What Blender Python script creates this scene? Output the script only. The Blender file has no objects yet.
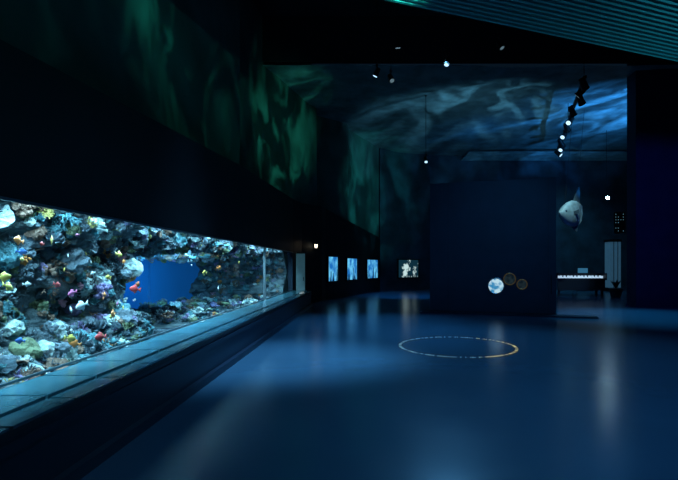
import bpy, bmesh, math, random
from mathutils import Vector, Matrix, noise, Euler
random.seed(7)
scene = bpy.context.scene
scene.view_settings.view_transform = 'Standard'
scene.view_settings.look = 'None'

# ------------------------------------------------------------------ helpers
def mat(name, col, rough=0.6, metal=0.0, emis=None, estr=0.0, var=0.0, vscale=5.0, bump=0.0, spec=0.5, bscale=None):
    m = bpy.data.materials.new(name); m.use_nodes = True
    nt = m.node_tree; b = nt.nodes['Principled BSDF']
    b.inputs['Base Color'].default_value = (*col, 1)
    b.inputs['Roughness'].default_value = rough
    b.inputs['Metallic'].default_value = metal
    b.inputs['Specular IOR Level'].default_value = spec
    if emis:
        b.inputs['Emission Color'].default_value = (*emis, 1)
        b.inputs['Emission Strength'].default_value = estr
    if var or bump:
        tc = nt.nodes.new('ShaderNodeTexCoord')
        n = nt.nodes.new('ShaderNodeTexNoise'); n.inputs['Scale'].default_value = vscale
        n.inputs['Detail'].default_value = 6
        nt.links.new(tc.outputs['Object'], n.inputs['Vector'])
        if var:
            r = nt.nodes.new('ShaderNodeValToRGB')
            r.color_ramp.elements[0].position = 0.3; r.color_ramp.elements[1].position = 0.7
            r.color_ramp.elements[0].color = (*[c*(1-var) for c in col], 1)
            r.color_ramp.elements[1].color = (*[min(1, c*(1+var)) for c in col], 1)
            nt.links.new(n.outputs['Fac'], r.inputs['Fac'])
            nt.links.new(r.outputs['Color'], b.inputs['Base Color'])
        if bump:
            n2 = n
            if bscale:
                n2 = nt.nodes.new('ShaderNodeTexNoise'); n2.inputs['Scale'].default_value = bscale
                n2.inputs['Detail'].default_value = 4
                nt.links.new(tc.outputs['Object'], n2.inputs['Vector'])
            bp = nt.nodes.new('ShaderNodeBump'); bp.inputs['Strength'].default_value = bump
            bp.inputs['Distance'].default_value = 0.03
            nt.links.new(n2.outputs['Fac'], bp.inputs['Height'])
            nt.links.new(bp.outputs['Normal'], b.inputs['Normal'])
    return m

def mesh_obj(name, verts, faces, mats, midx=None, smooth=False, parent=None):
    me = bpy.data.meshes.new(name)
    me.from_pydata([tuple(v) for v in verts], [], faces)
    for m in mats: me.materials.append(m)
    if midx: me.polygons.foreach_set('material_index', midx)
    if smooth: me.polygons.foreach_set('use_smooth', [True]*len(faces))
    me.update()
    o = bpy.data.objects.new(name, me); scene.collection.objects.link(o)
    if parent: o.parent = parent
    return o

class Acc:
    def __init__(s): s.v=[]; s.f=[]; s.m=[]
    def add(s, tpl, M, mi):
        b=len(s.v); vs,fs=tpl
        s.v += [M@v for v in vs]
        s.f += [tuple(i+b for i in f) for f in fs]
        s.m += [mi]*len(fs)
    def box(s, lo, hi, mi=0, M=None):
        x0,y0,z0=lo; x1,y1,z1=hi
        vs=[Vector(p) for p in ((x0,y0,z0),(x1,y0,z0),(x1,y1,z0),(x0,y1,z0),(x0,y0,z1),(x1,y0,z1),(x1,y1,z1),(x0,y1,z1))]
        fs=[(0,3,2,1),(4,5,6,7),(0,1,5,4),(1,2,6,5),(2,3,7,6),(3,0,4,7)]
        s.add((vs,fs), M or Matrix(), mi)
    def cyl(s, a, b, r0, r1, n=12, mi=0):
        s.add(cone_tpl(Vector(a),Vector(b),r0,r1,n), Matrix(), mi)
    def obj(s, name, mats, smooth=False, parent=None):
        return mesh_obj(name, s.v, s.f, mats, s.m, smooth, parent)

def cone_tpl(a,b,r0,r1,n=10):
    d=(b-a); q=d.to_track_quat('Z','Y'); vs=[]
    for k,(p,r) in enumerate(((a,r0),(b,r1))):
        for i in range(n):
            t=2*math.pi*i/n
            vs.append(p+q@Vector((r*math.cos(t),r*math.sin(t),0)))
    fs=[(i,(i+1)%n,n+(i+1)%n,n+i) for i in range(n)]
    fs.append(tuple(range(n-1,-1,-1))); fs.append(tuple(range(n,2*n)))
    return vs,fs

def merge(ts):
    vs=[];fs=[]
    for v,f in ts:
        b=len(vs); vs+=list(v); fs+=[tuple(i+b for i in q) for q in f]
    return vs,fs

def ico(sub):
    bm=bmesh.new(); bmesh.ops.create_icosphere(bm,subdivisions=sub,radius=1)
    vs=[v.co.copy() for v in bm.verts]; fs=[tuple(v.index for v in f.verts) for f in bm.faces]; bm.free()
    return vs,fs

def solid_wall(name, pts, z0, z1, m, th=0.2, side=1):
    n=len(pts); P=[Vector((p[0],p[1],0)) for p in pts]
    if not isinstance(z0,(list,tuple)): z0=[z0]*n
    if not isinstance(z1,(list,tuple)): z1=[z1]*n
    out=[]
    for i in range(n):
        d=Vector((0,0,0))
        if i>0: d+=(P[i]-P[i-1]).normalized()
        if i<n-1: d+=(P[i+1]-P[i]).normalized()
        d.normalize(); out.append(P[i]+Vector((-d.y,d.x,0))*th*side)
    vs=[];fs=[]
    for i in range(n):
        vs+= [P[i]+Vector((0,0,z0[i])), P[i]+Vector((0,0,z1[i])), out[i]+Vector((0,0,z1[i])), out[i]+Vector((0,0,z0[i]))]
    for i in range(n-1):
        a=4*i;b=4*i+4
        for k in range(4):
            fs.append((a+k,a+(k+1)%4,b+(k+1)%4,b+k))
    fs.append((0,3,2,1)); e=4*(n-1); fs.append((e,e+1,e+2,e+3))
    o=mesh_obj(name,vs,fs,[m])
    bm=bmesh.new(); bm.from_mesh(o.data); bmesh.ops.recalc_face_normals(bm,faces=bm.faces); bm.to_mesh(o.data); bm.free()
    return o

def empty(name, loc=(0,0,0)):
    e=bpy.data.objects.new(name,None); e.location=loc; e.empty_display_size=0.2
    scene.collection.objects.link(e); return e

# ------------------------------------------------------------------ materials
M_wall   = mat('dark_plaster_wall',(0.032,0.055,0.078),0.75,var=0.35,vscale=1.2,bump=0.15,bscale=14,spec=0.25)
M_bulk   = mat('black_bulkhead',(0.005,0.010,0.016),0.6,var=0.2,vscale=2,spec=0.3)
M_fold   = mat('upper_wall_panels',(0.06,0.115,0.11),0.8,var=0.3,vscale=0.8,bump=0.15,bscale=9,spec=0.2)
M_ceil   = mat('ceiling_mesh',(0.17,0.21,0.22),0.7,var=0.35,vscale=1.6,bump=0.6,bscale=8,spec=0.3)
M_void   = mat('void_ceiling',(0.012,0.016,0.02),0.8)
M_slab   = mat('corrugated_metal',(0.07,0.27,0.30),0.5,metal=0.2,var=0.1,vscale=3)
M_panel  = mat('navy_partition_paint',(0.018,0.038,0.066),0.55,var=0.12,vscale=2,spec=0.35)
M_col    = mat('indigo_pillar_paint',(0.015,0.024,0.070),0.6,var=0.15,vscale=1.5,spec=0.3)
M_plinth = mat('plinth_paint',(0.012,0.026,0.052),0.40,spec=0.4)
M_black  = mat('black_metal',(0.01,0.01,0.012),0.4,metal=0.5)
M_ledge  = mat('glass_info_tiles',(0.045,0.16,0.21),0.18,var=0.35,vscale=2.2,spec=0.9)
M_seam   = mat('ledge_seam',(0.01,0.02,0.03),0.6)
M_steel  = mat('steel_trim',(0.25,0.32,0.36),0.3,metal=0.9)

M_floor = mat('blue_epoxy_floor',(0.060,0.145,0.230),0.33,var=0.08,vscale=0.6,bump=0.02,bscale=30,spec=0.75)
nt=M_floor.node_tree; b=nt.nodes['Principled BSDF']
tc=nt.nodes.new('ShaderNodeTexCoord'); nn=nt.nodes.new('ShaderNodeTexNoise'); nn.inputs['Scale'].default_value=1.3; nn.inputs['Detail'].default_value=5
mr=nt.nodes.new('ShaderNodeMapRange'); mr.inputs['To Min'].default_value=0.18; mr.inputs['To Max'].default_value=0.27
nt.links.new(tc.outputs['Object'],nn.inputs['Vector']); nt.links.new(nn.outputs['Fac'],mr.inputs['Value']); nt.links.new(mr.outputs['Result'],b.inputs['Roughness'])

M_glass=bpy.data.materials.new('acrylic_glass'); M_glass.use_nodes=True
nt=M_glass.node_tree; nt.nodes.clear()
o=nt.nodes.new('ShaderNodeOutputMaterial'); mx=nt.nodes.new('ShaderNodeMixShader'); tr=nt.nodes.new('ShaderNodeBsdfTransparent')
gl=nt.nodes.new('ShaderNodeBsdfGlossy'); gl.inputs['Roughness'].default_value=0.02; tr.inputs['Color'].default_value=(0.86,0.95,0.97,1)
mx.inputs[0].default_value=0.03
nt.links.new(tr.outputs[0],mx.inputs[1]); nt.links.new(gl.outputs[0],mx.inputs[2]); nt.links.new(mx.outputs[0],o.inputs[0])

# ------------------------------------------------------------------ room shell
def slab(name, lo, hi, m):
    a=Acc(); a.box(lo,hi); return a.obj(name,[m])
slab('floor',(-9,-4,-0.2),(19.2,32,0),M_floor)
slab('wall_back',(-9,-4.2,-0.2),(19.2,-4,11.2),M_wall)
slab('wall_right',(19,-4,0),(19.2,31,11.2),M_wall)
slab('ceiling_void',(-9,-4.2,11),(19.2,17.2,11.2),M_void)
slab('ceiling_fascia',(-9,17.0,9.3),(19.2,17.2,11),M_void)
vs=[];fs=[];nx,ny=70,50
for j in range(ny+1):
    for i in range(nx+1):
        x=-9+28*i/nx; y=17+15*j/ny
        z=9.15+0.22*noise.noise(Vector((x*0.25,y*0.3,3)))+0.05*noise.noise(Vector((x*0.9,y*0.9,1)))
        vs.append((x,y,z))
for j in range(ny):
    for i in range(nx):
        a=j*(nx+1)+i; fs.append((a,a+nx+1,a+nx+2,a+1))
mesh_obj('ceiling',vs,fs,[M_ceil],smooth=True)
a=Acc()
for k in range(8):
    a.box((6.5,28.6+k*0.3,8.78),(18.9,28.70+k*0.3,8.84))
a.obj('trim_1',[M_ceil])

solid_wall('wall_left_upper',[(-3.6,-4),(-3.6,12.9),(-4.3,13.6),(-3.9,17),(-2.35,21.5),(-2.45,22.5),(-1.0,24.0),(-0.95,25.0),(0.85,29.1)],3.3,11,M_fold,0.15,1)
FAR=[(0.9,28.9),(4.4,31.0),(19,31.0)]
solid_wall('wall_far',FAR,0,9.3,M_wall,0.2,1)
LOW=[(-2.94,18.2),(-2.75,19.4),(-2.0,20.5),(-1.9,21.3),(0.9,28.9)]
solid_wall('wall_left_lower',LOW,0,[4.3,4.3,4.3,4.3,3.4],M_bulk,0.15,1)
solid_wall('wall_left_bulkhead',[(-2.94,-4),(-2.94,3.6),(-2.94,10.5),(-2.94,18.2)],2.16,[3.1,3.42,3.95,4.3],M_bulk,0.16,1)
a=Acc()
a.box((-2.94,-4,0),(-2.21,18.2,0.54),0)
a.box((-2.21,-4,0.0),(-2.14,18.2,0.10),0)
a.box((-2.21,-4,0.44),(-2.185,18.2,0.50),0)
a.obj('wall_left_plinth',[M_plinth])
a=Acc()
y=-4.0
while y<18.1:
    L=0.62
    y1=min(y+L-0.03,18.18)
    a.box((-2.90,y,0.58),(-2.42,y1,0.62),0)
    a.box((-2.405,y,0.58),(-2.20,y1,0.60),0)
    y+=L
a.box((-2.93,-4,0.545),(-2.19,18.2,0.585),1)
a.obj('info_ledge',[M_ledge,M_seam])

# ------------------------------------------------------------------ aquarium tank
M_deep = mat('tank_backdrop',(0.010,0.17,0.48),0.9,var=0.15,vscale=0.35,emis=(0.003,0.060,0.22),estr=0.65,spec=0.05)  # emission puts the blue glow of lit deep water into the backdrop
M_tank = mat('tank_shell',(0.01,0.03,0.06),0.8)
tank=empty('aquarium_tank')
a=Acc()
a.box((-6.7,-4,0.0),(-2.94,18.2,0.25),0)
a.box((-6.7,-4,3.2),(-3.1,18.2,3.28),0)
a.box((-6.7,-4,0.25),(-2.94,-3.9,3.2),0)
a.box((-6.7,18.1,0.25),(-2.94,18.2,3.2),0)
a.obj('shell',[M_tank],parent=tank)
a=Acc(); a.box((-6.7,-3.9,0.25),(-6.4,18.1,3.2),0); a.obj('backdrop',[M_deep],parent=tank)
a=Acc()
for y0,y1 in((-4,6.2),(6.22,13.2),(13.23,18.15)):
    a.box((-3.0,y0,0.625),(-2.955,y1,2.2),0)
a.obj('glass',[M_glass],parent=tank)
a=Acc()
a.box((-3.0,13.19,0.625),(-2.93,13.24,2.18),0)
a.box((-2.955,-4,0.622),(-2.935,18.2,0.645),0)
a.box((-2.955,-4,2.135),(-2.925,18.2,2.16),0)
a.obj('frame',[M_steel],parent=tank)

def sst(a,b,x):
    t=max(0,min(1,(x-a)/(b-a))); return t*t*(3-2*t)
def reefX(y,z):
    n1=noise.fractal(Vector((y*0.8,z*1.1,5)),1.0,2.0,5)
    n2=noise.fractal(Vector((y*2.8,z*3.2,9)),1.0,2.0,4)
    n3=noise.noise(Vector((y*1.5,z*2,2)))
    n4=noise.noise(Vector((z*2.3,4.4,y*.3)))
    x=-3.95+0.45*n1+0.20*n2
    x+=0.75*sst(1.1,0.35,z)+0.35*sst(1.6,2.2,z)
    x+= -0.1
    x+= 1.0*sst(15.8,17.8,y)
    e=0.4*n3; e2=1.2*n4+.4*n2
    lo=7.0+0.7*abs(z-1.0)
    g=sst(lo+e,lo+.6+e,y)*(1-sst(16.7+e2*.8,17.5+e2*.4,y))*sst(0.24+0.08*n3,0.36+0.12*n3,z)*(1-sst(1.86+0.3*n3+.12*n2,2.08+0.3*n3+.12*n2,z))
    x=x*(1-g)+g*(-7.0)
    return min(x,-3.14)
y0,y1,z0,z1=-0.5,18.05,0.26,2.6
ny,nz=560,80
RV=[];RF=[]
for j in range(nz+1):
    for i in range(ny+1):
        y=y0+(y1-y0)*i/ny; z=z0+(z1-z0)*j/nz
        RV.append(Vector((reefX(y,z),y,z)))
for j in range(nz):
    for i in range(ny):
        p=j*(ny+1)+i; RF.append((p,p+1,p+ny+2,p+ny+1))
def t_boulder(seed,sub=3,k=0.35):
    vs,fs=ico(sub); out=[]
    for v in vs:
        d=1+k*noise.noise(v*1.8+Vector((seed,0,0)))+0.12*noise.noise(v*6+Vector((seed,0,0)))
        out.append(Vector((v.x*d,v.y*d,v.z*d*0.75)))
    return out,fs
def t_staghorn(seed):
    rnd=random.Random(seed); ts=[]
    def br(p,d,L,r,lvl):
        q=p+d*L; ts.append(cone_tpl(p,q,r,r*0.6,6))
        if lvl>0:
            for _ in range(3):
                dd=(d+Vector((rnd.uniform(-.8,.8),rnd.uniform(-.8,.8),rnd.uniform(-.2,.6)))).normalized()
                br(q,dd,L*0.68,r*0.62,lvl-1)
    for _ in range(6):
        br(Vector((0,0,-0.1)),Vector((rnd.uniform(-1,1),rnd.uniform(-1,1),rnd.uniform(.4,1))).normalized(),0.55,0.10,2)
    return merge(ts)
def t_table(seed):
    vs=[];fs=[];n=26;R=5
    for k in range(R+1):
        for i in range(n):
            t=2*math.pi*i/n; r=k/R*(1+0.22*noise.noise(Vector((math.cos(t)*2,math.sin(t)*2,seed))))
            z=0.15*r*r+0.08*math.sin(t*9+seed)*r
            vs.append(Vector((r*math.cos(t),r*math.sin(t),z+0.25)))
    for k in range(R):
        for i in range(n): fs.append((k*n+i,k*n+(i+1)%n,(k+1)*n+(i+1)%n,(k+1)*n+i))
    b=len(vs); vs+=[v-Vector((0,0,0.08)) for v in vs[:]]
    for k in range(R):
        for i in range(n): fs.append((b+k*n+i,b+(k+1)*n+i,b+(k+1)*n+(i+1)%n,b+k*n+(i+1)%n))
    for i in range(n): fs.append((R*n+i,R*n+(i+1)%n,b+R*n+(i+1)%n,b+R*n+i))
    return merge([(vs,fs),cone_tpl(Vector((0,0,-0.4)),Vector((0,0,0.22)),0.3,0.2,8)])
def t_anemone(seed):
    rnd=random.Random(seed); ts=[cone_tpl(Vector((0,0,-0.3)),Vector((0,0,0.25)),0.5,0.7,12)]
    for _ in range(60):
        a=rnd.uniform(0,6.28); r=math.sqrt(rnd.random())*0.65; p=Vector((r*math.cos(a),r*math.sin(a),0.2))
        d=Vector((p.x*1.2,p.y*1.2,0.7)).normalized(); L=rnd.uniform(.3,.6)
        m=p+d*L*0.5; e=m+(d+Vector((rnd.uniform(-.5,.5),rnd.uniform(-.5,.5),0))).normalized()*L*0.5
        ts.append(cone_tpl(p,m,0.05,0.045,5)); ts.append(cone_tpl(m,e,0.045,0.06,5))
    return merge(ts)
def t_cabbage(seed):
    ts=[]
    for s in range(3):
        vs=[];fs=[];n=28;R=4; sc=1-0.28*s
        for k in range(R+1):
            for i in range(n+1):
                t=5.2*i/n+s*2; r=(0.15+0.85*k/R)*sc
                z=(0.1+0.75*(k/R)**1.3)*(0.6+0.3*s)+0.13*math.sin(t*8+s)*k/R
                vs.append(Vector((r*math.cos(t),r*math.sin(t),z-0.1)))
        for k in range(R):
            for i in range(n): q=k*(n+1)+i; fs.append((q,q+1,q+n+2,q+n+1))
        ts.append((vs,fs))
    return merge(ts)
def t_knobs(seed):
    rnd=random.Random(seed); ts=[]; s=ico(1)
    for _ in range(26):
        d=Vector((rnd.gauss(0,1),rnd.gauss(0,1),abs(rnd.gauss(0,1)))).normalized()
        r=rnd.uniform(.14,.3); p=d*rnd.uniform(.4,.85)
        ts.append(([p+v*r for v in s[0]],s[1]))
    return merge(ts)
TPL=[t_boulder(1),t_boulder(4.2,3,0.6),t_staghorn(2),t_staghorn(5),t_table(1),t_table(3.3),t_anemone(3),t_cabbage(1),t_knobs(2),t_knobs(8)]
def cm(n,c,e=0.0): return mat(n,c,0.8,var=0.45,vscale=9,bump=0.8,bscale=40,spec=0.2)
RM=[mat('reef_rock',(0.11,0.16,0.18),0.9,var=0.6,vscale=5,bump=1.0,bscale=22,spec=0.1),
    cm('coral_slate',(0.15,0.21,0.25)),cm('coral_pale',(0.44,0.58,0.58)),cm('coral_teal',(0.09,0.25,0.29)),
    cm('coral_olive',(0.19,0.25,0.15)),cm('coral_brown',(0.25,0.17,0.13)),cm('coral_orange',(0.85,0.30,0.10)),
    cm('coral_pink',(0.62,0.32,0.42)),cm('coral_yellow',(0.68,0.58,0.22)),cm('coral_lilac',(0.30,0.26,0.46)),cm('coral_dark',(0.04,0.07,0.09))]
W=[0,24,11,14,10,11,1.6,1.3,1.4,5,16]
acc=Acc(); acc.v=list(RV); acc.f=list(RF); acc.m=[0]*len(RF)
cum=[];tot=0
for f in RF:
    A=(RV[f[1]]-RV[f[0]]).cross(RV[f[3]]-RV[f[0]]).length
    c=sum((RV[i] for i in f),Vector())/4
    w=A if (c.x>-6.3 and c.y>2.0) else 0
    if c.y<9: w*=1.4
    tot+=w; cum.append(tot)
import bisect
for k in range(4600):
    fi=bisect.bisect(cum,random.random()*tot); f=RF[min(fi,len(RF)-1)]
    p=sum((RV[i] for i in f),Vector())/4
    nrm=(RV[f[1]]-RV[f[0]]).cross(RV[f[3]]-RV[f[0]]).normalized()
    if nrm.x<0: nrm=-nrm
    ti=random.choices(range(10),[8,6,14,14,4,4,6,7,11,11])[0]
    up=(nrm*0.9+Vector((0.15,-0.1,0.9 if ti in(4,5,7) else 0.45))+Vector((random.gauss(0,.25),random.gauss(0,.25),random.gauss(0,.25)))).normalized()
    s=random.choice([0.04,0.05,0.06,0.08,0.10,0.12,0.15])*random.uniform(.8,1.2)
    ci=random.choices(range(11),W)[0]
    if ci in(6,7,8): s=min(s,.10)
    p=p+nrm*s*0.1
    if p.x+s*1.5>-3.14: p.x=-3.14-s*1.5
    if p.z<0.3+s: p.z=0.3+s
    if p.x<-6.2 or p.y>17.85: continue
    M=Matrix.Translation(p)@up.to_track_quat('Z','Y').to_matrix().to_4x4()@Matrix.Rotation(random.uniform(0,6.28),4,'Z')@Matrix.Scale(s,4)
    acc.add(TPL[ti],M,ci)
acc.obj('coral_reef',RM,smooth=False)

def t_fish():
    vs=[];fs=[]; n=10
    prof=[(-.5,.03,.05),(-.42,.10,.20),(-.25,.16,.36),(0,.18,.44),(.22,.13,.34),(.4,.06,.14),(.5,.03,.08)]
    for x,w,h in prof:
        for i in range(n):
            t=2*math.pi*i/n; vs.append(Vector((x,w*math.cos(t)*.6,h*math.sin(t)*.7)))
    for k in range(len(prof)-1):
        for i in range(n): fs.append((k*n+i,k*n+(i+1)%n,(k+1)*n+(i+1)%n,(k+1)*n+i))
    fs.append(tuple(range(n)))
    def fin(ps):
        b=len(vs)
        for p in ps: vs.append(Vector(p)+Vector((0,.012,0)))
        for p in ps: vs.append(Vector(p)-Vector((0,.012,0)))
        m=len(ps); fs.append(tuple(range(b,b+m))); fs.append(tuple(range(b+2*m-1,b+m-1,-1)))
        for i in range(m): fs.append((b+i,b+m+i,b+m+(i+1)%m,b+(i+1)%m))
    fin([(.45,0,.05),(.78,0,.26),(.70,0,0),(.78,0,-.26),(.45,0,-.05)])
    fin([(-.2,0,.24),(.0,0,.46),(.3,0,.34),(.35,0,.1)])
    fin([(-.05,0,-.28),(.1,0,-.45),(.28,0,-.3),(.33,0,-.1)])
    return vs,fs
FT=t_fish()
FM=[mat('fish_yellow',(0.80,0.66,0.15),0.4),mat('fish_orange',(0.90,0.34,0.10),0.4),mat('fish_white',(0.70,0.82,0.85),0.4),mat('fish_red',(0.65,0.08,0.08),0.4),mat('fish_blue',(0.08,0.25,0.7),0.4),mat('fish_magenta',(0.60,0.16,0.36),0.4),mat('fish_eye',(0.01,0.01,0.01),0.2)]
fa=Acc(); E=ico(1)
for k in range(44):
    y=random.uniform(3.7,6.6) if k<38 else random.uniform(6.6,12); z=random.uniform(0.72,1.95)
    x=random.uniform(-3.40,-3.18)
    s=random.choice([.05,.06,.08,.11,.14])
    M=Matrix.Translation((x,y,z))@Euler((random.gauss(0,.1),random.gauss(0,.25),random.choice([1.57,-1.57])+random.gauss(0,.4))).to_matrix().to_4x4()@Matrix.Scale(s,4)
    fa.add(FT,M,random.choices(range(6),[11,10,9,2,2,1.5])[0])
    for sgn in(-1,1):
        fa.add(E,M@Matrix.Translation((-.36,.062*sgn,.06))@Matrix.Scale(.035,4),6)
fa.obj('reef_fish_shoal',FM,smooth=True)

# ------------------------------------------------------------------ partition with portholes
part=empty('partition_wall',(2.22,15.7,0)); part.rotation_euler=(0,0,math.atan2(-1.2,3.88))
a=Acc()
a.box((0,0,0.06),(4.06,0.3,4.45),0)
a.box((-0.03,-0.03,0.0),(4.09,0.33,0.06),1)
a.box((3.9,-0.012,0.7),(3.93,0.0,1.3),1)
for xx in(0.62,3.82): a.box((xx,-0.003,0.06),(xx+0.008,0.001,4.45),1)
po=a.obj('panel',[M_panel,M_black],parent=part)
bv=po.modifiers.new('b','BEVEL'); bv.width=0.006
a=Acc(); a.box((-0.25,-0.55,0),(5.2,-0.03,0.05),0); 
a.obj('base_step',[M_plinth],parent=part)

def spotted(name,c1,c2,strength,scale,lo=.38,hi=.62):
    m=bpy.data.materials.new(name); m.use_nodes=True; nt=m.node_tree; nt.nodes.clear()
    o=nt.nodes.new('ShaderNodeOutputMaterial'); e=nt.nodes.new('ShaderNodeEmission'); n=nt.nodes.new('ShaderNodeTexNoise')
    tc=nt.nodes.new('ShaderNodeTexCoord'); r=nt.nodes.new('ShaderNodeValToRGB')
    n.inputs['Scale'].default_value=scale; n.inputs['Detail'].default_value=5
    r.color_ramp.elements[0].color=(*c1,1); r.color_ramp.elements[1].color=(*c2,1)
    r.color_ramp.elements[0].position=lo; r.color_ramp.elements[1].position=hi
    e.inputs['Strength'].default_value=strength
    nt.links.new(tc.outputs['Object'],n.inputs['Vector']); nt.links.new(n.outputs['Fac'],r.inputs['Fac'])
    nt.links.new(r.outputs['Color'],e.inputs['Color']); nt.links.new(e.outputs[0],o.inputs[0])
    return m
M_port=spotted('lit_porthole_image',(0.04,0.28,0.55),(0.55,0.82,0.95),0.85,5,.42,.56)
M_port2=spotted('dim_porthole_image',(0.003,0.008,0.013),(0.012,0.022,0.028),1.0,9)
M_brass=mat('brass_ring',(0.30,0.20,0.08),0.4,metal=0.8,emis=(0.3,0.18,0.06),estr=0.10)  # slight emission brightens the brass, which is no light source
def torus(R,r,n=40,m=8):
    vs=[];fs=[]
    for i in range(n):
        t=2*math.pi*i/n
        for j in range(m):
            u=2*math.pi*j/m; rr=R+r*math.cos(u)
            vs.append(Vector((rr*math.cos(t),r*math.sin(u),rr*math.sin(t))))
    for i in range(n):
        for j in range(m):
            fs.append((i*m+j,((i+1)%n)*m+j,((i+1)%n)*m+(j+1)%m,i*m+(j+1)%m))
    return vs,fs
def porthole(lx,z,R,lit):
    a=Acc(); a.add(torus(R,0.022 if lit else .016),Matrix.Translation((lx,-0.02,z)),0)
    a.cyl((lx,0,z),(lx,-0.018,z),R,R,40,1)
    a.obj('porthole',[M_steel if lit else M_brass, M_port if lit else M_port2],parent=part)
porthole(0.543*4.06,0.94,0.26,True)
porthole(0.650*4.06,1.17,0.19,False)
porthole(0.745*4.06,1.00,0.16,False)

a=Acc(); a.box((10.39,17.4,0),(15.2,18.0,10.9),0); a.box((10.36,17.37,0),(15.23,18.03,0.12),0); a.box((10.385,17.39,0),(10.43,17.40,10.9),0)
a.obj('wall_right_pillar',[M_col])

d=Vector((6.47,2.27,0)).normalized(); nrm=Vector((d.y,-d.x,0))
base=Vector((0.23,7.48,6.0))
R=Matrix.Translation(base)@Matrix(((d.x,nrm.x,0,0),(d.y,nrm.y,0,0),(0,0,1,0),(0,0,0,1)))
a=Acc()
a.box((-7,0,0.06),(15.5,6.5,0.5),0,R)
vv=[];ff=[]; k=0; s=0.0
prof=[(0,0.05),(0.02,0.0),(0.07,0.0),(0.09,0.05)]
while s<6.4:
    b0=len(vv)
    for (w,z) in prof:
        vv.append(R@Vector((-7,s+w,z))); vv.append(R@Vector((15.5,s+w,z)))
    for q in range(3): ff.append((b0+2*q,b0+2*q+1,b0+2*q+3,b0+2*q+2))
    s+=0.115
a.add((vv,ff),Matrix(),0)
a.obj('ceiling_corrugated_slab',[M_slab])

# ------------------------------------------------------------------ floor text ring
M_txt=mat('floor_lettering_white',(0.6,0.75,0.70),0.5,emis=(0.50,0.70,0.62),estr=0.24)  # emission in the lettering stands in for light falling on it
M_txt2=mat('floor_lettering_amber',(0.8,0.7,0.3),0.5,emis=(0.80,0.70,0.25),estr=0.45)  # same added glow on the amber letters
a=Acc(); cx,cy=1.82,9.04; t=0
while t<2*math.pi:
    w=random.uniform(0.010,0.022); gap=0.016
    if random.random()<.22: gap=.06
    am=1 if (math.cos(t)>0.15 and math.sin(t)<.85) else 0
    for (ra,rb) in ((1.112,1.124),(1.148,1.16)) if random.random()<.6 else ((1.112,1.16),):
        vs=[Vector((cx+r*math.cos(u),cy+r*math.sin(u),0.004)) for r,u in((ra,t),(rb,t),(rb,t+w),(ra,t+w))]
        a.add((vs,[(0,3,2,1)]),Matrix(),am)
    vs=[Vector((cx+r*math.cos(u),cy+r*math.sin(u),0.004)) for r,u in((1.112,t),(1.16,t),(1.16,t+.006),(1.112,t+.006))]
    a.add((vs,[(0,3,2,1)]),Matrix(),am)
    t+=w+gap
a.obj('floor_lettering_ring',[M_txt,M_txt2])

# ------------------------------------------------------------------ small lit aquarium windows
M_win=spotted('small_tank_glow',(0.01,0.15,0.50),(0.15,0.62,0.95),1.0,2.2)
M_win2=spotted('small_tank_pale',(0.005,0.03,0.05),(0.60,0.82,0.82),0.9,2.4,.52,.60)
M_kelp=mat('kelp_silhouette',(0.02,0.12,0.2),0.8)
def wall_window(idx,p,q,t0,t1,z0,z1,m):
    p=Vector((*p,0)); q=Vector((*q,0)); d=(q-p).normalized(); A=p.lerp(q,t0); L=(q-p).length*(t1-t0)
    n=Vector((d.y,-d.x,0))
    Mx=Matrix.Translation(A)@Matrix(((d.x,n.x,0,0),(d.y,n.y,0,0),(0,0,1,0),(0,0,0,1)))
    a=Acc()
    a.box((0,0.0,z0),(L,0.02,z1),1,Mx)
    f=0.06
    a.box((-f,0,z0-f),(0,0.09,z1+f),0,Mx); a.box((L,0,z0-f),(L+f,0.09,z1+f),0,Mx)
    a.box((0,0,z0-f),(L,0.09,z0),0,Mx); a.box((0,0,z1),(L,0.09,z1+f),0,Mx)
    for k in range(5):
        x=random.uniform(.1,.9)*L; h=random.uniform(.15,.6)*(z1-z0)
        a.add(cone_tpl(Vector((x,.04,z0)),Vector((x+random.uniform(-.1,.1),.04,z0+h)),.03,.012,6),Mx,2)
    a.obj('window_%d'%idx,[M_black,m,M_kelp])
wall_window(1,LOW[3],LOW[4],.02,.165,.87,2.04,M_win)
wall_window(2,LOW[3],LOW[4],.305,.49,.87,2.0,M_win)
wall_window(3,LOW[3],LOW[4],.68,.93,.87,1.97,M_win)
wall_window(4,FAR[0],FAR[1],.342,.743,.85,2.0,M_win2)
M_door=mat('grey_service_panel',(0.20,0.30,0.32),0.5,emis=(0.02,0.05,0.06),estr=.7,var=.15,vscale=3)  # weak emission imitates teal light falling on the panel
a=Acc(); Md=Matrix.Translation((-2.82,18.27,0))@Matrix.Rotation(math.radians(28),4,'Z')
a.box((0,-.03,0.0),(0.36,0.02,2.1),0,Md); a.box((.36,-.05,0),(.39,.02,2.15),1,Md); a.box((0,-.05,2.1),(.39,.02,2.15),1,Md); a.box((.28,-.06,1.0),(.30,-.03,1.15),1,Md)
a.obj('door_1',[M_door,M_black])
a=Acc(); a.box((-2.3,15.6,0.633),(-2.22,16.2,0.68),0); a.box((-2.33,15.58,0.622),(-2.2,16.22,0.633),1)
a.obj('info_label',[mat('label_white',(0.6,0.7,0.7),.5,emis=(.4,.5,.5),estr=.4),M_black])

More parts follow.
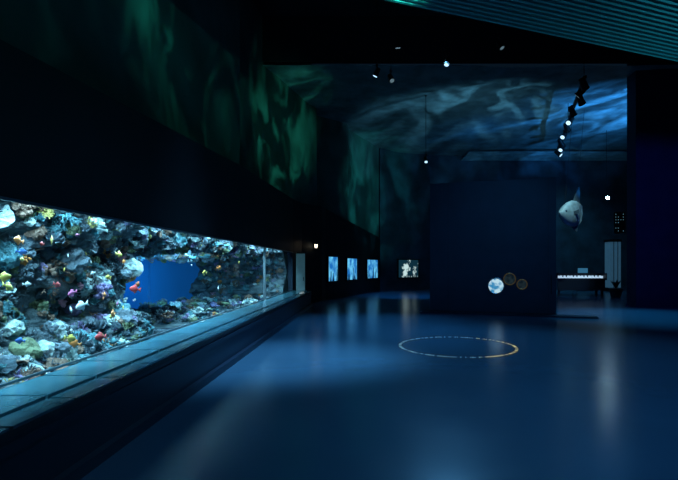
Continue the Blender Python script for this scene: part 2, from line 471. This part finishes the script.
# ------------------------------------------------------------------ spotlight fixtures
M_lensB=mat('lens_blue',(0.1,0.1,0.1),.3,emis=(0.45,0.75,1.0),estr=1.6)
M_lensD=mat('lens_dim',(0.05,0.08,0.1),.2,emis=(0.3,0.5,0.6),estr=0.3)
M_lensW=mat('lens_warm',(0.1,0.1,0.1),.3,emis=(1.0,0.85,0.6),estr=3)
def head(acc,p,dirv,L=0.26,r=0.085,lens=1):
    d=Vector(dirv).normalized(); p=Vector(p)
    acc.cyl(p-d*L*0.5,p+d*L*0.35,r*.85,r,14,0); acc.cyl(p+d*L*0.35,p+d*L*0.5,r,r*1.15,14,0)
    acc.cyl(p+d*L*0.5,p+d*(L*0.5+0.006),r*.8,r*.8,14,lens)
    acc.box((p.x-.012,p.y-.012,p.z),(p.x+.012,p.y+.012,p.z+.2),0)
    acc.box((p.x-.04,p.y-.04,p.z+.18),(p.x+.04,p.y+.04,p.z+.24),0)
MS=[M_black,M_lensB,M_lensD,M_lensW]
for (x,y,z,dv,l) in [(0.99,14,8.5,(0,.5,-1),1),(.34,14,7.6,(-.5,.2,-1),1),(.77,14,7.42,(.3,-.6,-1),2),(2.45,14,8.14,(.4,.5,-1),1),(2.45,13.6,7.76,(-.3,-.3,-1),1),(4.15,14,8.45,(.5,-.3,-1),2),(2.65,20,6.3,(0,-.6,-1),1)]:
    a=Acc(); head(a,(x,y,z),dv,lens=l)
    top=11.0 if y<17 else 9.15
    a.cyl((x,y,z+.22),(x,y,top),.012,.012,6,0); a.cyl((x,y,top-.04),(x,y,top),.05,.05,10,0)
    a.obj('pendant_spotlight',MS)
tr_=empty('track_light_rail')
A_=Vector((7.75,16.0,8.3)); B_=Vector((10.9,25.7,8.2)); a=Acc()
dd=(B_-A_).normalized(); q=dd.to_track_quat('Y','Z').to_matrix().to_4x4()
a.box((-.06,0,-.05),(.06,(B_-A_).length,.05),0,Matrix.Translation(A_)@q)
for f_ in(.02,.5,.98):
    p=A_.lerp(B_,f_); topz=9.12 if p.y>17.2 else 11.0
    a.cyl(p,(p.x,p.y,topz),.015,.015,6,0)
for i,f_ in enumerate([.0,.07,.15,.28,.40,.50,.62,.75,.86,.97]):
    p=A_.lerp(B_,f_)-Vector((random.uniform(-.1,.1),0,.26)); sd=random.choice([-1,1])
    lit=i in(4,6,8,9)
    head(a,p,(sd*.7,-.5 if lit else .6,-.8),L=.40,r=.13,lens=1 if lit else 2)
a.obj('rail_and_heads',MS,parent=tr_)

a=Acc(); a.box((-2.25,19.95,2.35),(-2.15,20.02,2.55),0); a.cyl((-2.2,19.9,2.4),(-2.2,19.9,2.55),.05,.07,10,3); a.cyl((-2.2,19.9,2.55),(-2.2,19.9,2.6),.08,.08,10,0); a.box((-2.22,19.9,2.57),(-2.18,20.3,2.6),0)
a.obj('wall_lamp',MS)

# ------------------------------------------------------------------ hanging sunfish
M_sun=mat('sunfish_skin',(0.30,0.44,0.46),0.5,var=0.35,vscale=3,bump=.2,bscale=12)
M_sunD=mat('sunfish_fin',(0.06,0.10,0.12),0.5,var=.2,vscale=4)
sun=empty('ocean_sunfish_model',(9.95,22,4.15)); sun.rotation_euler=(0.1,0,math.radians(28))
vs=[];fs=[]; n=24
prof=[(-.80,.02,.04,-.02),(-.74,.10,.13,-.02),(-.6,.19,.28,0),(-.35,.26,.50,0),(0,.27,.64,0),(.3,.22,.64,0),(.52,.12,.58,0),(.66,.05,.52,0),(.72,.02,.47,0)]
for x,w,h,zo in prof:
    for i in range(n):
        t=2*math.pi*i/n; vs.append(Vector((x,w*math.cos(t),h*math.sin(t)+zo)))
for k in range(len(prof)-1):
    for i in range(n): fs.append((k*n+i,k*n+(i+1)%n,(k+1)*n+(i+1)%n,(k+1)*n+i))
fs.append(tuple(range(n))); fs.append(tuple(range(len(vs)-n,len(vs))))
a=Acc(); a.add((vs,fs),Matrix(),0)
def fin(ps,th,mi):
    m=len(ps); v=[Vector((p[0],th,p[1])) for p in ps]+[Vector((p[0],-th,p[1])) for p in ps]
    f=[tuple(range(m)),tuple(range(2*m-1,m-1,-1))]+[(i,m+i,m+(i+1)%m,(i+1)%m) for i in range(m)]
    a.add((v,f),Matrix(),mi)
fin([(.12,.55),(.24,.95),(.36,1.28),(.46,1.32),(.54,1.0),(.58,.5)],.03,1)
fin([(.12,-.55),(.30,-.75),(.50,-.85),(.58,-.85),(.60,-.7),(.58,-.5)],.03,1)
fin([(.66,.50),(.80,.42),(.84,.25),(.88,.05),(.84,-.15),(.85,-.3),(.78,-.42),(.66,-.5)],.02,0)
for sg in(-1,1):
    a.add(ico(2),Matrix.Translation((-.55,.185*sg,.10))@Matrix.Scale(.05,4),1)
    a.add(([Vector((-.15,.25*sg,.08)),Vector((.12,.36*sg,.22)),Vector((.16,.36*sg,.02)),Vector((-.1,.26*sg,-.06))],[(0,1,2,3)]),Matrix(),1)
a.cyl((-.82,0,-.02),(-.79,0,-.02),.03,.045,10,1)
sb=a.obj('body',[M_sun,M_sunD],smooth=False,parent=sun)
sb.data.polygons.foreach_set('use_smooth',[i<24*8 for i in range(len(sb.data.polygons))])
a=Acc(); a.cyl((-.45,0,.4),(-.45,0,5.0),.008,.008,5,0); a.cyl((.35,0,.6),(.35,0,5.0),.008,.008,5,0)
a.obj('cables',[M_black],parent=sun)

# ------------------------------------------------------------------ exhibits at the back right
M_lit=mat('lit_display_top',(0.7,0.8,0.85),.4,emis=(0.55,0.78,1.0),estr=.7)
M_cab=mat('cabinet_dark',(0.015,0.025,0.04),.5)
a=Acc()
a.box((10.15,24,0.85),(12.8,24.9,0.95),0)
for x in(10.25,12.55): 
    for y in (24.08,24.68): a.box((x,y,0),(x+.1,y+.1,.85),0)
a.box((10.2,24.0,0.3),(12.7,24.06,0.85),0)
a.box((10.15,24,.95),(10.19,24.9,1.22),0); a.box((12.76,24,.95),(12.8,24.9,1.22),0); a.box((10.15,24.86,.95),(12.8,24.9,1.22),0); a.box((10.15,24.0,1.20),(12.8,24.03,1.22),0)
for i in range(13):
    x=10.27+i*.19; a.box((x,24.1,.95),(x+.09,24.18,1.02+.05*(i%3==0)),1); a.box((x+.05,24.4,.95),(x+.13,24.48,1.08),1)
a.obj('display_table',[M_cab,M_lit])
M_case=mat('grey_case',(0.12,0.18,0.23),.5,var=.15,vscale=2,emis=(0.015,0.045,0.075),estr=1)  # bluish emission put into the case itself to lighten it
a=Acc(); a.box((15.1,28,0),(15.85,28.7,.25),1); a.box((15.14,28.04,.25),(15.81,28.66,3.1),0); a.box((15.1,28,3.1),(15.85,28.7,3.25),1)
a.box((15.35,28.02,.25),(15.38,28.04,3.1),1); a.box((15.6,28.02,.25),(15.63,28.04,3.1),1)
a.obj('display_case',[M_case,M_black])
a=Acc(); a.box((17.0,30.9,3.9),(17.7,30.98,5.3),0)
for j in range(7):
    for i in range(4):
        if random.random()<.6: a.add(ico(1),Matrix.Translation((17.08+i*.17,30.9,4.0+j*.19))@Matrix.Scale(.030,4),1)
a.obj('dotted_wall_sign',[M_black,mat('sign_dots',(.2,.35,.4),.4,emis=(.15,.35,.45),estr=.5)])
a=Acc(); head(a,(13.3,25,5.36),(-.1,-1,-.12),L=.3,r=.11,lens=1); a.cyl((13.3,25,5.6),(13.3,25,9.15),.012,.012,6,0)
a.obj('pendant_spotlight',[M_black,mat('lens_bright',(.1,.1,.1),.3,emis=(.5,.85,1),estr=90)])
M_leaf=mat('plant_leaf',(0.02,0.06,0.05),.5); a=Acc()
a.cyl((12.6,22.8,0),(12.6,22.8,.42),.22,.32,18,0); a.cyl((12.6,22.8,.42),(12.6,22.8,.46),.34,.34,18,0)
for i in range(22):
    t=random.uniform(0,6.28); l=random.uniform(.3,.5); e=Vector((12.6+math.cos(t)*l*.6,22.8+math.sin(t)*l*.6,.45+l)); s_=Vector((12.6,22.8,.42))
    w=Vector((-math.sin(t),math.cos(t),0))*.04; m_=s_.lerp(e,.5)+Vector((0,0,.06))
    a.add(([s_,m_+w,e,m_-w],[(0,1,2,3)]),Matrix(),1)
a.obj('potted_plant',[M_cab,M_leaf])
a=Acc(); a.box((13.5,29.0,0),(14.6,29.6,.8),0); a.box((13.45,28.95,.8),(14.65,29.65,.87),0); a.box((13.7,29.3,.87),(14.4,29.36,1.5),0); a.box((13.73,29.29,.92),(14.37,29.3,1.46),1)
a.obj('info_console',[M_cab,mat('console_screen',(.02,.05,.08),.3,emis=(.04,.18,.32),estr=.7)])

# ------------------------------------------------------------------ lights
def area(name,loc,rot,sx,sy,p,col):
    l=bpy.data.lights.new(name,'AREA'); l.shape='RECTANGLE'; l.size=sx; l.size_y=sy; l.energy=p; l.color=col
    o=bpy.data.objects.new(name,l); o.location=loc; o.rotation_euler=rot; scene.collection.objects.link(o); return o
def spot(name,loc,tgt,p,col,ang=50,blend=.8,rad=.15,gobo=None):
    l=bpy.data.lights.new(name,'SPOT'); l.energy=p; l.color=col; l.spot_size=math.radians(ang); l.spot_blend=blend; l.shadow_soft_size=rad
    o=bpy.data.objects.new(name,l); o.location=loc; o.rotation_euler=(Vector(tgt)-Vector(loc)).to_track_quat('-Z','Y').to_euler(); scene.collection.objects.link(o)
    if gobo:
        sc,lo,hi,seed,base=gobo
        l.use_nodes=True; nt=l.node_tree; em=nt.nodes['Emission']
        tc=nt.nodes.new('ShaderNodeTexCoord'); mp=nt.nodes.new('ShaderNodeMapping'); mp.inputs['Location'].default_value=(seed,seed*2,0)
        mp.inputs['Scale'].default_value=(1.0,0.6,1)
        n=nt.nodes.new('ShaderNodeTexNoise'); n.inputs['Scale'].default_value=sc; n.inputs['Detail'].default_value=3; n.inputs['Distortion'].default_value=1.2
        mr=nt.nodes.new('ShaderNodeMapRange'); mr.inputs['From Min'].default_value=lo; mr.inputs['From Max'].default_value=hi; mr.interpolation_type='SMOOTHSTEP'
        mr.inputs['To Min'].default_value=base
        nt.links.new(tc.outputs['Normal'],mp.inputs['Vector']); nt.links.new(mp.outputs[0],n.inputs['Vector'])
        nt.links.new(n.outputs['Fac'],mr.inputs['Value']); nt.links.new(mr.outputs['Result'],em.inputs['Strength'])
    return o
for i,(y,L,p) in enumerate([(2,4,400),(6,4,520),(10,4,420),(14.5,5,420)]):
    area('tank_lamp',(-3.45,y,3.1),(0,math.radians(22),0),0.6,L,p,(0.46,0.80,1.0))
spot('tank_recess_fill',(-4.6,11.2,1.75),(-4.9,16.8,1.1),300,(0.35,0.78,1.0),110,1.0,.3)  # added fill inside the recess, lights the far reef slope; no fixture
spot('tank_recess_fill',(-5.4,11.0,1.75),(-6.4,15.0,1.3),220,(0.10,0.50,1.0),120,1.0,.3)  # second added fill, shades the blue backdrop from above
spot('water_projector_ceiling_blue',(13.0,18.6,4.0),(12.0,22.5,9.1),8500,(0.04,0.36,1.0),92,.9,.03,(4,.42,.72,1.3,.15))
spot('water_projector_ceiling_teal',(5.0,18,4.9),(5.5,24,9.1),2200,(0.14,0.50,0.75),115,.9,.03,(4,.40,.75,4.1,.12))
spot('water_projector_wall_far',(4.5,20,4.6),(0.2,27.5,6.0),2300,(0.06,0.64,0.66),62,.9,.03,(5,.42,.72,7.7,.12))
spot('water_projector_wall_mid',(1.5,15.5,5.2),(-3.4,18.5,7.2),1150,(0.07,0.72,0.50),62,.9,.03,(5,.44,.70,2.9,.06))
spot('water_projector_wall_near',(1.5,6,5.6),(-3.6,9.5,7.6),1000,(0.04,0.60,0.44),80,.9,.03,(5,.44,.72,9.4,.06))
spot('water_projector_wall_entry',(1.5,2,5.6),(-3.6,4.5,5.6),220,(0.03,0.50,0.44),90,.9,.03,(4,.44,.75,5.4,.15))
spot('floor_wash_left',(-0.9,3.4,8.8),(-1.5,3.5,0),7500,(0.28,0.62,0.9),30,1.0,.5)
spot('floor_wash_left',(-0.9,7.5,8.8),(-1.4,7.5,0),5200,(0.22,0.56,0.9),36,1.0,.5)
spot('floor_wash_mid',(0.34,14,7.5),(0.0,12,0),1600,(0.10,0.44,0.9),60,1.0,.4)
spot('floor_wash_centre',(2.45,13.6,7.7),(2.5,7,0),1400,(0.10,0.40,0.80),75,1.0,.4)
spot('floor_wash_near',(3.5,3,5.8),(3.0,4,0),340,(0.10,0.36,0.75),95,1.0,.5)
spot('floor_wash_far',(2.65,20,6.2),(2.2,24.5,0),2400,(0.05,0.38,1.0),50,1.0,.1)
spot('floor_wash_right',(7.9,16.2,8.0),(8.6,14.5,0),2600,(0.04,0.42,0.80),50,1.0,.1)
spot('pillar_wash',(8,8,5.9),(12.5,17,5.0),650,(0.06,0.14,1.0),90,1.0,.2)
spot('partition_fill',(3.5,8,5.8),(4.2,15,2.0),380,(0.06,0.36,0.9),60,1.0,.2)  # added fill from the camera side to brighten the partition front
spot('sunfish_spot',(8.9,18.5,8.0),(9.9,22,4.2),900,(0.55,0.92,1.0),22,.7,.05)
spot('slab_uplight',(7.5,10.5,2.5),(5.5,8.0,6),190,(0.05,0.65,0.80),110,1.0,.2)
spot('back_room_light',(12,26,8.3),(13,30,2),700,(0.12,0.50,0.75),95,1.0,.2)

w=bpy.data.worlds.new('World'); scene.world=w; w.use_nodes=True
w.node_tree.nodes['Background'].inputs[0].default_value=(0.01,0.03,0.06,1); w.node_tree.nodes['Background'].inputs[1].default_value=0.2

cam=bpy.data.cameras.new('Camera'); co=bpy.data.objects.new('Camera',cam); scene.collection.objects.link(co)
co.location=(0,0,1.6); co.rotation_euler=(math.pi/2,0,0)
cam.lens=24; cam.sensor_width=36; cam.shift_x=-27/678; cam.shift_y=26/678; cam.clip_end=200; cam.clip_start=.05
scene.camera=co
